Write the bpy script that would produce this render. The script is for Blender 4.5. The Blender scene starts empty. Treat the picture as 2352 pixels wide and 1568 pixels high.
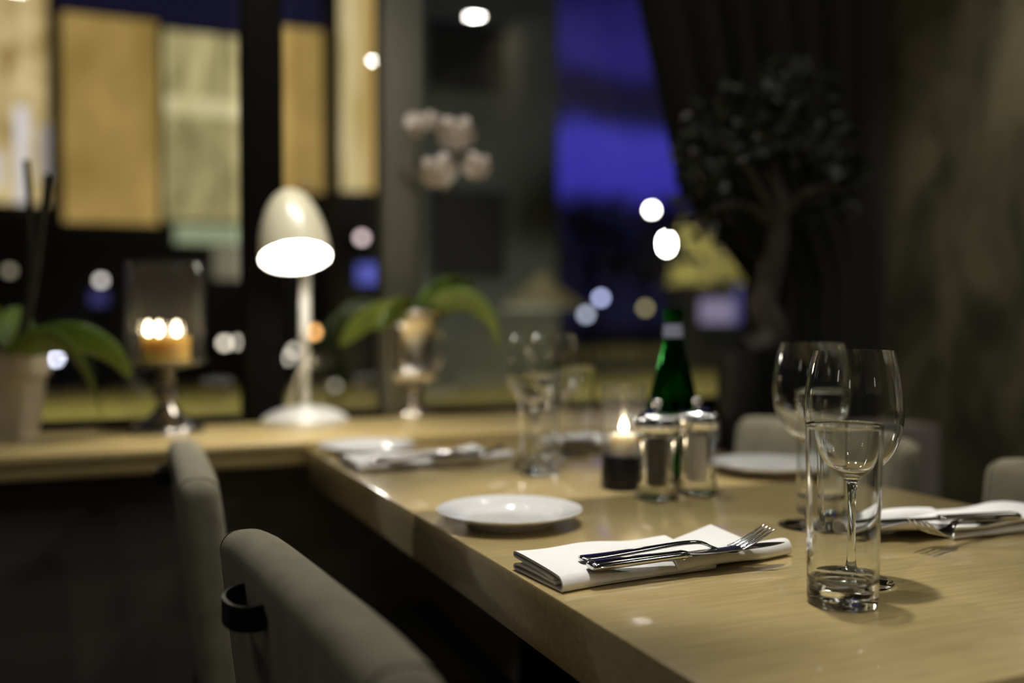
import bpy, bmesh, math, random
from mathutils import Vector, Matrix
from math import sin, cos, pi, radians, sqrt, atan2

S = bpy.context.scene
COL = S.collection
random.seed(7)

# ------------------------------------------------------------------ camera
F_PX, CAM_Z, HORIZON = 2287.0, 1.003, 723.0
YAW, PITCH = radians(23.18), math.atan((784 - HORIZON) / F_PX)
cam_d = bpy.data.cameras.new('camera')
cam = bpy.data.objects.new('camera', cam_d)
COL.objects.link(cam)
cam.location = (0, 0, CAM_Z)
cam.rotation_euler = (pi / 2 - PITCH, 0, -YAW)
cam_d.sensor_width = 36.0
cam_d.lens = F_PX * 36 / 2352
cam_d.clip_start = 0.02
cam_d.clip_end = 400
cam_d.dof.use_dof = True
cam_d.dof.focus_distance = 0.955
cam_d.dof.aperture_fstop = 1.68
S.camera = cam

# ------------------------------------------------------------------ colour management
S.view_settings.view_transform = 'Standard'
S.view_settings.look = 'None'
S.view_settings.gamma = 1
S.view_settings.exposure = 0.0
S.cycles.max_bounces = 16
S.cycles.transmission_bounces = 14
S.cycles.transparent_max_bounces = 16
S.cycles.sample_clamp_indirect = 40
S.cycles.use_denoising = True
S.cycles.caustics_reflective = False

# ------------------------------------------------------------------ world: dusk sky with broken cloud
W = bpy.data.worlds.new('dusk_sky')
S.world = W
W.use_nodes = True
wn, wl = W.node_tree.nodes, W.node_tree.links
wn.clear()
w_tc = wn.new('ShaderNodeTexCoord')
w_sep = wn.new('ShaderNodeSeparateXYZ')
wl.new(w_tc.outputs['Generated'], w_sep.inputs[0])
w_noise = wn.new('ShaderNodeTexNoise')
w_noise.inputs['Scale'].default_value = 9
w_noise.inputs['Detail'].default_value = 3
wl.new(w_tc.outputs['Generated'], w_noise.inputs['Vector'])
w_off = wn.new('ShaderNodeMath'); w_off.operation = 'MULTIPLY_ADD'
wl.new(w_noise.outputs['Fac'], w_off.inputs[0])
w_off.inputs[1].default_value = 0.10
wl.new(w_sep.outputs['Z'], w_off.inputs[2])
w_ramp = wn.new('ShaderNodeValToRGB')
wl.new(w_off.outputs[0], w_ramp.inputs[0])
el = w_ramp.color_ramp.elements
stops = [(0.0, (.006, .006, .02)), (.155, (.010, .009, .036)), (.178, (.046, .038, .42)), (.218, (.052, .046, .44)), (.243, (.013, .011, .04)),
         (.272, (.011, .009, .032)), (.30, (.028, .020, .17)), (.325, (.026, .020, .16)), (.36, (.009, .006, .05)), (1.0, (.006, .005, .02))]
el[0].position, el[0].color = stops[0][0], (*stops[0][1], 1)
el[1].position, el[1].color = stops[1][0], (*stops[1][1], 1)
for p_, c_ in stops[2:]:
    e_ = el.new(p_); e_.color = (*c_, 1)
w_dot = wn.new('ShaderNodeVectorMath'); w_dot.operation = 'DOT_PRODUCT'
wl.new(w_tc.outputs['Generated'], w_dot.inputs[0])
w_dot.inputs[1].default_value = Vector((.56, .815, .15)).normalized()
w_mr = wn.new('ShaderNodeMapRange')
wl.new(w_dot.outputs['Value'], w_mr.inputs['Value'])
w_mr.inputs['From Min'].default_value = .93
w_mr.inputs['From Max'].default_value = .985
w_mix = wn.new('ShaderNodeMix'); w_mix.data_type = 'RGBA'
wl.new(w_mr.outputs[0], w_mix.inputs[0])
w_mix.inputs[6].default_value = (.0095, .0085, .026, 1)
wl.new(w_ramp.outputs[0], w_mix.inputs[7])
w_bg = wn.new('ShaderNodeBackground')
w_bg.inputs['Strength'].default_value = 1.0
wl.new(w_mix.outputs[2], w_bg.inputs[0])
w_out = wn.new('ShaderNodeOutputWorld')
wl.new(w_bg.outputs[0], w_out.inputs[0])

# ------------------------------------------------------------------ pixel -> place helpers (used once, to survey the photograph)
_f = Vector((sin(YAW) * cos(PITCH), cos(YAW) * cos(PITCH), -sin(PITCH)))
_r = Vector((cos(YAW), -sin(YAW), 0))
_u = _r.cross(_f)
CAM = Vector((0, 0, CAM_Z))
def ray(x, y): return _f + _r * ((x - 1176) / F_PX) + _u * ((784 - y) / F_PX)
def at_z(x, y, z):
    d = ray(x, y); return CAM + d * ((z - CAM_Z) / d.z)
def at_d(x, y, D): return CAM + ray(x, y) * D
def at_v(x, y, V):
    d = ray(x, y); return CAM + d * (V / d.y)

# ------------------------------------------------------------------ material helpers
def mat(name):
    m = bpy.data.materials.new(name); m.use_nodes = True
    m.node_tree.nodes.clear()
    return m, m.node_tree.nodes, m.node_tree.links
def out(m, n, l, sh):
    o = n.new('ShaderNodeOutputMaterial'); l.new(sh, o.inputs['Surface']); return m
def principled(name, col, rough=.5, metal=0, coat=0, noise=0, nscale=20, bump=0, bscale=200, spec=.5, sss=0, aniso=None, sheen=0, coat_rough=.08):
    m, n, l = mat(name)
    p = n.new('ShaderNodeBsdfPrincipled')
    p.inputs['Base Color'].default_value = (*col, 1)
    p.inputs['Roughness'].default_value = rough
    p.inputs['Metallic'].default_value = metal
    p.inputs['Coat Weight'].default_value = coat
    p.inputs['Coat Roughness'].default_value = coat_rough
    p.inputs['Specular IOR Level'].default_value = spec
    p.inputs['Sheen Weight'].default_value = sheen
    if sss:
        p.inputs['Subsurface Weight'].default_value = sss
        p.inputs['Subsurface Radius'].default_value = (1, .7, .3)
        p.inputs['Subsurface Scale'].default_value = .03
    tc = n.new('ShaderNodeTexCoord')
    if noise:
        t = n.new('ShaderNodeTexNoise'); t.inputs['Scale'].default_value = nscale; t.inputs['Detail'].default_value = 4
        l.new(tc.outputs['Object'], t.inputs['Vector'])
        r = n.new('ShaderNodeValToRGB')
        r.color_ramp.elements[0].position = .3; r.color_ramp.elements[1].position = .7
        r.color_ramp.elements[0].color = (*[c * (1 - noise) for c in col], 1)
        r.color_ramp.elements[1].color = (*[min(1, c * (1 + noise)) for c in col], 1)
        l.new(t.outputs['Fac'], r.inputs[0]); l.new(r.outputs[0], p.inputs['Base Color'])
    if bump:
        t2 = n.new('ShaderNodeTexNoise'); t2.inputs['Scale'].default_value = bscale; t2.inputs['Detail'].default_value = 3
        l.new(tc.outputs['Object'], t2.inputs['Vector'])
        b = n.new('ShaderNodeBump'); b.inputs['Strength'].default_value = bump; b.inputs['Distance'].default_value = .002
        l.new(t2.outputs['Fac'], b.inputs['Height']); l.new(b.outputs[0], p.inputs['Normal'])
    return out(m, n, l, p.outputs[0])
def emit(name, col, strength):
    m, n, l = mat(name)
    e = n.new('ShaderNodeEmission'); e.inputs[0].default_value = (*col, 1); e.inputs[1].default_value = strength
    return out(m, n, l, e.outputs[0])
def glass(name, col=(1, 1, 1), ior=1.5, rough=0.0):
    m, n, l = mat(name)
    g = n.new('ShaderNodeBsdfGlass'); g.inputs['Color'].default_value = (*col, 1)
    g.inputs['IOR'].default_value = ior; g.inputs['Roughness'].default_value = rough
    return out(m, n, l, g.outputs[0])
def thin_glass(name, tint=(.97, .98, .97), edge=.6, refl=1.0, f0=.05, refl_haze=0):
    # thin-walled glass: see-through with Fresnel reflection, denser where the wall is seen edge-on
    m, n, l = mat(name)
    lw = n.new('ShaderNodeLayerWeight'); lw.inputs['Blend'].default_value = .5
    p5 = n.new('ShaderNodeMath'); p5.operation = 'POWER'; p5.inputs[1].default_value = 5
    l.new(lw.outputs['Facing'], p5.inputs[0])
    fr = n.new('ShaderNodeMath'); fr.operation = 'MULTIPLY_ADD'; fr.inputs[1].default_value = (1 - f0) * refl; fr.inputs[2].default_value = f0
    l.new(p5.outputs[0], fr.inputs[0])
    p3 = n.new('ShaderNodeMath'); p3.operation = 'POWER'; p3.inputs[1].default_value = 4
    l.new(lw.outputs['Facing'], p3.inputs[0])
    mx = n.new('ShaderNodeMix'); mx.data_type = 'RGBA'
    l.new(p3.outputs[0], mx.inputs[0])
    mx.inputs[6].default_value = (*tint, 1); mx.inputs[7].default_value = (*[t * edge for t in tint], 1)
    tr = n.new('ShaderNodeBsdfTransparent'); l.new(mx.outputs[2], tr.inputs[0])
    gl = n.new('ShaderNodeBsdfGlossy'); gl.inputs['Roughness'].default_value = 0.0
    ms = n.new('ShaderNodeMixShader'); l.new(fr.outputs[0], ms.inputs[0]); l.new(tr.outputs[0], ms.inputs[1]); l.new(gl.outputs[0], ms.inputs[2])
    if refl_haze:  # pale scatter mixed in, standing for room reflections on the glass
        df = n.new('ShaderNodeBsdfTranslucent'); df.inputs[0].default_value = (.8, .78, .74, 1)
        d2 = n.new('ShaderNodeBsdfDiffuse'); d2.inputs[0].default_value = (.8, .78, .74, 1)
        mh = n.new('ShaderNodeMixShader'); mh.inputs[0].default_value = .5; l.new(df.outputs[0], mh.inputs[1]); l.new(d2.outputs[0], mh.inputs[2])
        m2 = n.new('ShaderNodeMixShader'); m2.inputs[0].default_value = refl_haze; l.new(ms.outputs[0], m2.inputs[1]); l.new(mh.outputs[0], m2.inputs[2])
        ms = m2
    return out(m, n, l, ms.outputs[0])
def wood(name, c0, c1, rough=.3, coat=.6, scale=(3, 40, 40), bump=.08):
    m, n, l = mat(name)
    tc = n.new('ShaderNodeTexCoord'); mp = n.new('ShaderNodeMapping'); mp.inputs['Scale'].default_value = scale
    l.new(tc.outputs['Object'], mp.inputs[0])
    t = n.new('ShaderNodeTexNoise'); t.inputs['Scale'].default_value = 4; t.inputs['Detail'].default_value = 6; t.inputs['Distortion'].default_value = .4
    l.new(mp.outputs[0], t.inputs['Vector'])
    r = n.new('ShaderNodeValToRGB')
    r.color_ramp.elements[0].position = .3; r.color_ramp.elements[1].position = .68
    r.color_ramp.elements[0].color = (*c0, 1); r.color_ramp.elements[1].color = (*c1, 1)
    l.new(t.outputs['Fac'], r.inputs[0])
    p = n.new('ShaderNodeBsdfPrincipled'); p.inputs['Roughness'].default_value = rough
    p.inputs['Coat Weight'].default_value = coat; p.inputs['Coat Roughness'].default_value = .075
    l.new(r.outputs[0], p.inputs['Base Color'])
    b = n.new('ShaderNodeBump'); b.inputs['Strength'].default_value = bump; b.inputs['Distance'].default_value = .001
    l.new(t.outputs['Fac'], b.inputs['Height']); l.new(b.outputs[0], p.inputs['Normal'])
    return out(m, n, l, p.outputs[0])
def lit_panel(name, c0, c1, strength, scale=(1, 1, 1), nscale=1.5, wave=None):
    # a curtained, lit window: uneven glow of the cloth in front of the lamps; on brick, painted light
    m, n, l = mat(name)
    tc = n.new('ShaderNodeTexCoord'); mp = n.new('ShaderNodeMapping'); mp.inputs['Scale'].default_value = scale
    l.new(tc.outputs['Object'], mp.inputs[0])
    t = n.new('ShaderNodeTexNoise'); t.inputs['Scale'].default_value = nscale; t.inputs['Detail'].default_value = 3
    l.new(mp.outputs[0], t.inputs['Vector'])
    r = n.new('ShaderNodeValToRGB')
    r.color_ramp.elements[0].position = .33; r.color_ramp.elements[1].position = .66
    r.color_ramp.elements[0].color = (*c0, 1); r.color_ramp.elements[1].color = (*c1, 1)
    l.new(t.outputs['Fac'], r.inputs[0])
    e = n.new('ShaderNodeEmission'); e.inputs[1].default_value = strength
    l.new(r.outputs[0], e.inputs[0])
    return out(m, n, l, e.outputs[0])
def fabric(name, col):
    m, n, l = mat(name)
    tc = n.new('ShaderNodeTexCoord')
    a = n.new('ShaderNodeTexNoise'); a.inputs['Scale'].default_value = 30; a.inputs['Detail'].default_value = 4
    l.new(tc.outputs['Object'], a.inputs['Vector'])
    r = n.new('ShaderNodeValToRGB')
    r.color_ramp.elements[0].position = .3; r.color_ramp.elements[1].position = .7
    r.color_ramp.elements[0].color = (*[c * .86 for c in col], 1); r.color_ramp.elements[1].color = (*[c * 1.12 for c in col], 1)
    l.new(a.outputs['Fac'], r.inputs[0])
    p = n.new('ShaderNodeBsdfPrincipled'); p.inputs['Roughness'].default_value = .95; p.inputs['Specular IOR Level'].default_value = .15
    p.inputs['Sheen Weight'].default_value = .12
    l.new(r.outputs[0], p.inputs['Base Color'])
    mp = n.new('ShaderNodeMapping'); mp.inputs['Scale'].default_value = (420, 900, 420); l.new(tc.outputs['Object'], mp.inputs[0])
    t = n.new('ShaderNodeTexNoise'); t.inputs['Scale'].default_value = 1; t.inputs['Detail'].default_value = 2; l.new(mp.outputs[0], t.inputs['Vector'])
    b = n.new('ShaderNodeBump'); b.inputs['Strength'].default_value = .55; b.inputs['Distance'].default_value = .0012
    l.new(t.outputs['Fac'], b.inputs['Height']); l.new(b.outputs[0], p.inputs['Normal'])
    return out(m, n, l, p.outputs[0])

M = {}
M['oak'] = wood('oak_lacquered', (.40, .305, .130), (.53, .41, .195), rough=.28, coat=1.0)
M['oak_sill'] = wood('oak_sill', (.44, .335, .135), (.56, .43, .19), rough=.35, coat=.35)
M['dark_wood'] = principled('dark_wood', (.012, .010, .008), .5)
M['glass'] = glass('clear_glass', (.985, .99, .985), 1.5)
M['wine'] = thin_glass('thin_clear_glass', (.975, .98, .975), .5, .9, .035)
M['pane'] = thin_glass('window_pane_glass', (.96, .96, .95), .8, 1, .08)
M['hurr'] = thin_glass('lantern_glass', (.95, .95, .94), .45, .9, .09, refl_haze=.022)
M['sleeve'] = thin_glass('candle_sleeve_glass', (.95, .95, .94), .5, .9, .06, refl_haze=.05)
M['green'] = glass('green_bottle_glass', (.15, .52, .18), 1.5)
M['acrylic'] = glass('clear_acrylic', (.985, .985, .98), 1.49)
M['porcelain'] = principled('white_porcelain', (.66, .66, .655), .12, coat=.5, coat_rough=.03)
M['linen'] = principled('white_linen', (.82, .815, .80), .9, bump=.25, bscale=900, spec=.2)
M['steel'] = principled('polished_steel', (.62, .61, .60), .10, metal=1)
M['blade'] = principled('brushed_steel', (.50, .49, .48), .2, metal=1)
M['silver'] = principled('silver_plate', (.86, .80, .70), .2, metal=1, noise=.1, nscale=30)
M['bronze'] = principled('dark_silver', (.30, .28, .25), .18, metal=1)
M['black_pull'] = principled('black_metal_pull', (.03, .03, .032), .35, metal=.6)
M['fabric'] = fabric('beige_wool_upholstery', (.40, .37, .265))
M['seat'] = principled('shade_dark_seat_cover', (.022, .019, .015), .9)  # near-black stands in for the shade under the table
M['piping'] = principled('dark_piping', (.10, .09, .065), .9)
M['lamp_white'] = principled('white_lacquer', (.80, .79, .74), .28, coat=.3)
M['lamp_shade'] = principled('cream_lacquer', (.80, .745, .54), .3, coat=.25)
M['lamp_inside'] = principled('white_reflector', (.9, .9, .88), .7)
M['bulb'] = emit('lamp_bulb_glow', (1, .95, .85), 70)
M['flame'] = emit('candle_flame', (1, .82, .56), 36)
M['wax_orange'] = principled('orange_wax', (1.0, .61, .12), .5, sss=.3)
M['wax_white'] = principled('white_wax', (.85, .82, .75), .5, sss=.5)
M['wick'] = principled('wick_black', (.01, .01, .01), .9)
M['black_gloss'] = principled('black_ceramic', (.008, .008, .008), .3)
M['pepper'] = principled('peppercorns', (.014, .012, .010), .6, noise=.9, nscale=250, bump=1.0, bscale=260)
M['salt'] = principled('coarse_salt', (.88, .87, .84), .6, noise=.10, nscale=200, bump=.8, bscale=260)
M['paper'] = principled('pale_paper_band', (.26, .28, .40), .6)
M['chrome'] = principled('chrome', (.80, .80, .80), .06, metal=1)
M['leaf'] = principled('orchid_leaf', (.17, .26, .045), .32, noise=.25, nscale=14, coat=.2)
M['leaf_dark'] = principled('shrub_leaf', (.014, .017, .008), .5, noise=.4, nscale=10)
M['petal'] = principled('pale_pink_petal', (.68, .61, .55), .7, noise=.06, nscale=30)
M['lip'] = principled('orchid_lip', (.62, .50, .40), .6)
M['stem'] = principled('plant_stem', (.035, .035, .018), .6)
M['pot_grey'] = principled('pale_glazed_pot', (.52, .46, .36), .45, noise=.06, nscale=8)
M['black_pot'] = principled('black_planter', (.010, .010, .010), .45)
M['soil'] = principled('potting_soil', (.03, .02, .012), .95, bump=.8, bscale=80)
M['bark'] = principled('pale_bark', (.075, .066, .056), .9, noise=.3, nscale=12, bump=.5, bscale=30)
M['curtain'] = principled('black_curtain', (.016, .015, .010), .95)
M['frame'] = principled('black_window_frame', (.004, .0038, .0034), .6, spec=.08)
M['frame_grey'] = principled('olive_grey_frame', (.135, .13, .095), .6)
M['panel'] = principled('dark_panelling', (.25, .22, .19), .6, noise=.1, nscale=6)
M['floor'] = principled('dark_floor', (.012, .010, .008), .55)
M['ceil'] = principled('dark_ceiling', (.05, .047, .04), .9)
M['wall_dark'] = principled('dark_wall', (.06, .055, .045), .8)
M['trim'] = principled('lamp_trim', (.5, .5, .5), .35, metal=.8)
M['downlight'] = emit('downlight_glow', (1, .95, .86), 60)
M['cord'] = principled('white_cord', (.55, .50, .40), .5)

def wallpaper():
    m, n, l = mat('mottled_wallpaper')
    tc = n.new('ShaderNodeTexCoord'); mp = n.new('ShaderNodeMapping'); mp.inputs['Scale'].default_value = (1, 1, .55)
    l.new(tc.outputs['Object'], mp.inputs[0])
    t = n.new('ShaderNodeTexNoise'); t.inputs['Scale'].default_value = 5.5; t.inputs['Detail'].default_value = 5; t.inputs['Distortion'].default_value = .9
    l.new(mp.outputs[0], t.inputs['Vector'])
    r = n.new('ShaderNodeValToRGB')
    r.color_ramp.elements[0].position = .36; r.color_ramp.elements[0].color = (.045, .042, .025, 1)
    r.color_ramp.elements[1].position = .62; r.color_ramp.elements[1].color = (.155, .132, .076, 1)
    e = r.color_ramp.elements.new(.48); e.color = (.10, .089, .050, 1)
    l.new(t.outputs['Fac'], r.inputs[0])
    p = n.new('ShaderNodeBsdfPrincipled'); p.inputs['Roughness'].default_value = .8; p.inputs['Specular IOR Level'].default_value = .2
    l.new(r.outputs[0], p.inputs['Base Color'])
    return out(m, n, l, p.outputs[0])
M['wallpaper'] = wallpaper()

# ------------------------------------------------------------------ mesh helpers
class MB:
    def __init__(s): s.v, s.f = [], []
    def add(s, vf, mx=None):
        v, f = vf
        b = len(s.v)
        s.v += [tuple(mx @ Vector(p)) if mx else tuple(p) for p in v]
        s.f += [tuple(i + b for i in q) for q in f]
        return s
    def build(s, name, m, parent=None, angle=40, loc=None, rot=None):
        me = bpy.data.meshes.new(name)
        me.from_pydata(s.v, [], s.f)
        me.validate()
        bm = bmesh.new(); bm.from_mesh(me)
        bmesh.ops.recalc_face_normals(bm, faces=bm.faces)
        bm.to_mesh(me); bm.free()
        me.polygons.foreach_set('use_smooth', [True] * len(me.polygons))
        me.set_sharp_from_angle(angle=radians(angle))
        me.materials.append(m)
        o = bpy.data.objects.new(name, me)
        COL.objects.link(o)
        if parent: o.parent = parent
        if loc is not None: o.location = loc
        if rot is not None: o.rotation_euler = rot
        return o
def box(x0, x1, y0, y1, z0, z1, bev=0, seg=2):
    bm = bmesh.new(); bmesh.ops.create_cube(bm, size=1)
    for v in bm.verts:
        v.co = Vector(((x0 + x1) / 2 + v.co.x * (x1 - x0), (y0 + y1) / 2 + v.co.y * (y1 - y0), (z0 + z1) / 2 + v.co.z * (z1 - z0)))
    if bev: bmesh.ops.bevel(bm, geom=bm.edges[:], offset=bev, segments=seg, profile=.5, affect='EDGES')
    bm.verts.index_update()
    r = ([v.co.copy() for v in bm.verts], [tuple(v.index for v in f.verts) for f in bm.faces])
    bm.free(); return r
def lathe(prof, seg=48, ox=0, oy=0, oz=0):
    v, f, rings = [], [], []
    for r, z in prof:
        if r < 1e-6:
            rings.append([len(v)]); v.append((ox, oy, oz + z))
        else:
            rings.append(list(range(len(v), len(v) + seg)))
            v += [(ox + r * cos(2 * pi * k / seg), oy + r * sin(2 * pi * k / seg), oz + z) for k in range(seg)]
    for a, b in zip(rings, rings[1:]):
        for k in range(seg):
            k2 = (k + 1) % seg
            if len(a) == 1 and len(b) == 1: continue
            if len(a) == 1: f.append((a[0], b[k], b[k2]))
            elif len(b) == 1: f.append((a[k], b[0], a[k2]))
            else: f.append((a[k], b[k], b[k2], a[k2]))
    return v, f
def smooth_prof(pts, n=6):
    P = [Vector((a, b)) for a, b in pts]; o = []
    for i in range(len(P) - 1):
        p0, p1, p2, p3 = P[max(i - 1, 0)], P[i], P[i + 1], P[min(i + 2, len(P) - 1)]
        for k in range(n):
            t = k / n
            q = .5 * ((2 * p1) + (-p0 + p2) * t + (2 * p0 - 5 * p1 + 4 * p2 - p3) * t * t + (-p0 + 3 * p1 - 3 * p2 + p3) * t ** 3)
            o.append((max(q.x, 0), q.y))
    o.append(tuple(P[-1])); return o
def spline(pts, n=8):
    P = [Vector(p) for p in pts]; o = []
    for i in range(len(P) - 1):
        p0, p1, p2, p3 = P[max(i - 1, 0)], P[i], P[i + 1], P[min(i + 2, len(P) - 1)]
        for k in range(n):
            t = k / n
            o.append(.5 * ((2 * p1) + (-p0 + p2) * t + (2 * p0 - 5 * p1 + 4 * p2 - p3) * t * t + (-p0 + 3 * p1 - 3 * p2 + p3) * t ** 3))
    o.append(P[-1]); return o
def tube(path, rad, seg=12, sy=1.0):
    P = [Vector(p) for p in path]; n = len(P)
    R = rad if isinstance(rad, (list, tuple)) else [rad] * n
    v, f = [], []
    up = None
    for i, p in enumerate(P):
        t = (P[min(i + 1, n - 1)] - P[max(i - 1, 0)]).normalized()
        if up is None:
            up = Vector((0, 0, 1)) if abs(t.z) < .9 else Vector((1, 0, 0))
        a = t.cross(up).normalized(); b = a.cross(t).normalized(); up = b
        for k in range(seg):
            w = 2 * pi * k / seg
            v.append(p + a * (cos(w) * R[i]) + b * (sin(w) * R[i] * sy))
    for i in range(n - 1):
        for k in range(seg):
            k2 = (k + 1) % seg
            f.append((i * seg + k, i * seg + k2, (i + 1) * seg + k2, (i + 1) * seg + k))
    f.append(tuple(range(seg - 1, -1, -1))); f.append(tuple((n - 1) * seg + k for k in range(seg)))
    return v, f
def ball(c, r, seg=20, rings=12, sz=1.0):
    return lathe([(r * sin(pi * i / rings), -r * sz * cos(pi * i / rings)) for i in range(rings + 1)], seg, c[0], c[1], c[2])
def ribbon(path, wfun, side=None, th=.0012, n=8, cup=.0, nw=6):
    # a leaf or petal: a curved strip of varying width with a shallow cross-section and real thickness
    P = spline(path, n); N = len(P); v, f = [], []
    for s in (1, -1):
        for i, p in enumerate(P):
            t = (P[min(i + 1, N - 1)] - P[max(i - 1, 0)]).normalized()
            a = Vector(side) - t * Vector(side).dot(t) if side is not None else t.cross(Vector((0, 0, 1)))
            a.normalize(); nn = a.cross(t).normalized()
            w = wfun(i / (N - 1))
            for k in range(nw + 1):
                q = (k / nw) * 2 - 1
                v.append(p + a * (w * q) + nn * (cup * w * q * q + s * th / 2))
    c = nw + 1; h = N * c
    for i in range(N - 1):
        for k in range(nw):
            a, b, d, e = i * c + k, i * c + k + 1, (i + 1) * c + k + 1, (i + 1) * c + k
            f.append((a, b, d, e)); f.append((h + a, h + e, h + d, h + b))
    bd = [k for k in range(c)] + [i * c + nw for i in range(1, N)] + [(N - 1) * c + k for k in range(nw - 1, -1, -1)] + [i * c for i in range(N - 2, 0, -1)]
    for i in range(len(bd)):
        a, b = bd[i], bd[(i + 1) % len(bd)]
        f.append((a, h + a, h + b, b))
    return v, f

# ------------------------------------------------------------------ scene-tree helpers
def tag(o, label, cat, group=None, kind=None):
    o['label'] = label; o['category'] = cat
    if group: o['group'] = group
    if kind: o['kind'] = kind
    return o
def thing(name, label, cat, loc=(0, 0, 0), rz=0, group=None):
    o = bpy.data.objects.new(name, None); COL.objects.link(o)
    o.empty_display_size = .05
    o.location = loc; o.rotation_euler = (0, 0, rz)
    return tag(o, label, cat, group)
def dup(root, loc, rz=0, label=None, group=None):
    r = root.copy(); COL.objects.link(r); r.location = loc; r.rotation_euler = (0, 0, rz)
    if label: r['label'] = label
    if group: r['group'] = group
    for ch in list(root.children):
        c = ch.copy(); COL.objects.link(c); c.parent = r
        for g in list(ch.children):
            d = g.copy(); COL.objects.link(d); d.parent = c
    return r
def struct(name, vf, m, angle=40):
    o = (vf if isinstance(vf, MB) else MB().add(vf)).build(name, m, None, angle)
    o['kind'] = 'structure'; return o

# ================================================================== ROOM SHELL
TZ, SZ = .75, .76                      # table top, sill top
V_SILL0, V_SILL1 = 1.895, 2.30         # sill front and the window plane
UL, UR, VB, CH = -1.9, 2.15, -2.6, 2.62
struct('floor', box(UL, UR, VB, 2.36, -.1, 0), M['floor'])
struct('ceiling', box(UL, UR, VB, 2.36, CH, CH + .1), M['ceil'])
struct('wall_right', box(UR, UR + .1, VB, 2.36, 0, CH), M['wallpaper'])
struct('wall_left', box(UL - .1, UL, VB, 2.36, 0, CH), M['wall_dark'])
struct('wall_back', box(UL, UR, VB - .1, VB, 0, CH), M['wall_dark'])
struct('wall_front', box(UL, UR, 2.30, 2.36, 0, .715), M['panel'])
struct('trim_panel', box(UL, UR, 2.04, 2.299, .02, .70), M['panel'])
# the oak window sill: a board with a thinner board beneath
sb = MB().add(box(UL, 1.30, V_SILL0, 2.30, .737, SZ, .003)).add(box(UL, 1.296, V_SILL0 + .004, 2.30, .7165, .7365, .002))
s_o = struct('window_sill_board', sb, M['oak_sill'])
# window: mullions, head and panes
def mullion(n, x0, x1, m, bottom=.76, depth=.07):
    a, b = at_v(x0, 800, 2.30), at_v(x1, 800, 2.30)
    return struct('trim_%d' % n, box(a.x, b.x, 2.30, 2.30 + depth, bottom, CH, .004), m)
mullion(1, 562, 654, M['frame'])
mullion(2, 884, 972, M['frame_grey'])
struct('trim_3', box(UL, UR, 2.301, 2.365, .716, .775, .004), M['frame'])
e1, e2 = at_v(608, 800, 2.33).x, at_v(928, 800, 2.33).x
for i, (a, b) in enumerate(((UL + .01, e1 - .07), (e1 + .07, e2 - .06), (e2 + .06, UR - .01))):
    struct('window_%d' % (i + 1), box(a, b, 2.340, 2.3404, .778, CH - .01), M['pane'])

# ================================================================== CEILING LIGHTS (out of view; some added for fill and reflections)
M['downlight_bright'] = emit('bright_downlight_glow', (1, .96, .90), 190)
def downlight(x, y, label, watt, size=radians(70), blend=.6, col=(1, .90, .76), r=.045, aim=None, glow='downlight'):
    t = thing('ceiling_downlight', label, 'ceiling light', (x, y, CH))
    MB().add(lathe([(r + .002, -.001), (r + .012, -.001), (r + .014, -.006), (r + .004, -.008), (r + .002, -.001)], 32)).build('trim_ring', M['trim'], t)
    MB().add(lathe([(0, -.0015), (r, -.0015), (r, -.004), (0, -.004)], 32)).build('diffuser', M[glow], t)
    if watt:
        d = bpy.data.lights.new('downlight_beam', 'SPOT'); d.energy = watt; d.spot_size = size; d.spot_blend = blend
        d.color = col; d.shadow_soft_size = r; d.cycles.is_caustics_light = True
        o = bpy.data.objects.new('downlight_beam', d); COL.objects.link(o); o.parent = t; o.location = (0, 0, -.012)
        if aim is not None:
            v = Vector(aim) - Vector((x, y, CH)); o.rotation_euler = v.to_track_quat('-Z', 'Y').to_euler()
    return t
NEU = (1, .955, .86)
downlight(.60, 1.03, 'ceiling downlight right above the place settings nearest the camera', 106, radians(30), .5, NEU, aim=(.68, 1.04, .75))
downlight(.70, 1.74, 'ceiling downlight over the table end by the window', 58, radians(80), .8, NEU, aim=(.70, 1.70, .75))
downlight(.60, .12, 'ceiling downlight over the near end of the table', 80, radians(26), .7, NEU, aim=(.64, .30, .75))
downlight(1.0, .7, 'added ceiling downlight over the right edge of the table', 0, radians(75), .9, NEU)  # added unseen disc for glints in the glassware
downlight(1.95, -.39, 'ceiling downlight by the wallpapered wall', 5, radians(90), .8, NEU, glow='downlight_bright')
downlight(1.72, -1.51, 'ceiling downlight at the back of the room by the wallpaper', 5, radians(90), .8, NEU, glow='downlight_bright')
downlight(1.58, 1.42, 'added ceiling downlight brightening the wallpapered wall', 60, radians(46), .9, NEU, aim=(2.15, 1.78, 1.25))  # added unseen lamp, lifts the brightness of the wallpaper
downlight(.30, 1.93, 'ceiling downlight over the window sill above the desk lamp', 46, radians(46), .7, NEU, aim=(.47, 2.25, .95))
downlight(-.9, .6, 'added ceiling downlight over the empty left aisle', 0, radians(80), .8, NEU)  # added unseen disc for the glass to reflect
downlight(-.9, 1.6, 'added ceiling downlight over the left end of the window sill', 2, radians(70), .8, NEU)  # added unseen lamp for dim fill and reflections
downlight(-.3, -.9, 'added ceiling fill light behind the camera', 2.5, radians(100), .8, NEU)  # added unseen lamp, dim fill for the room

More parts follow.
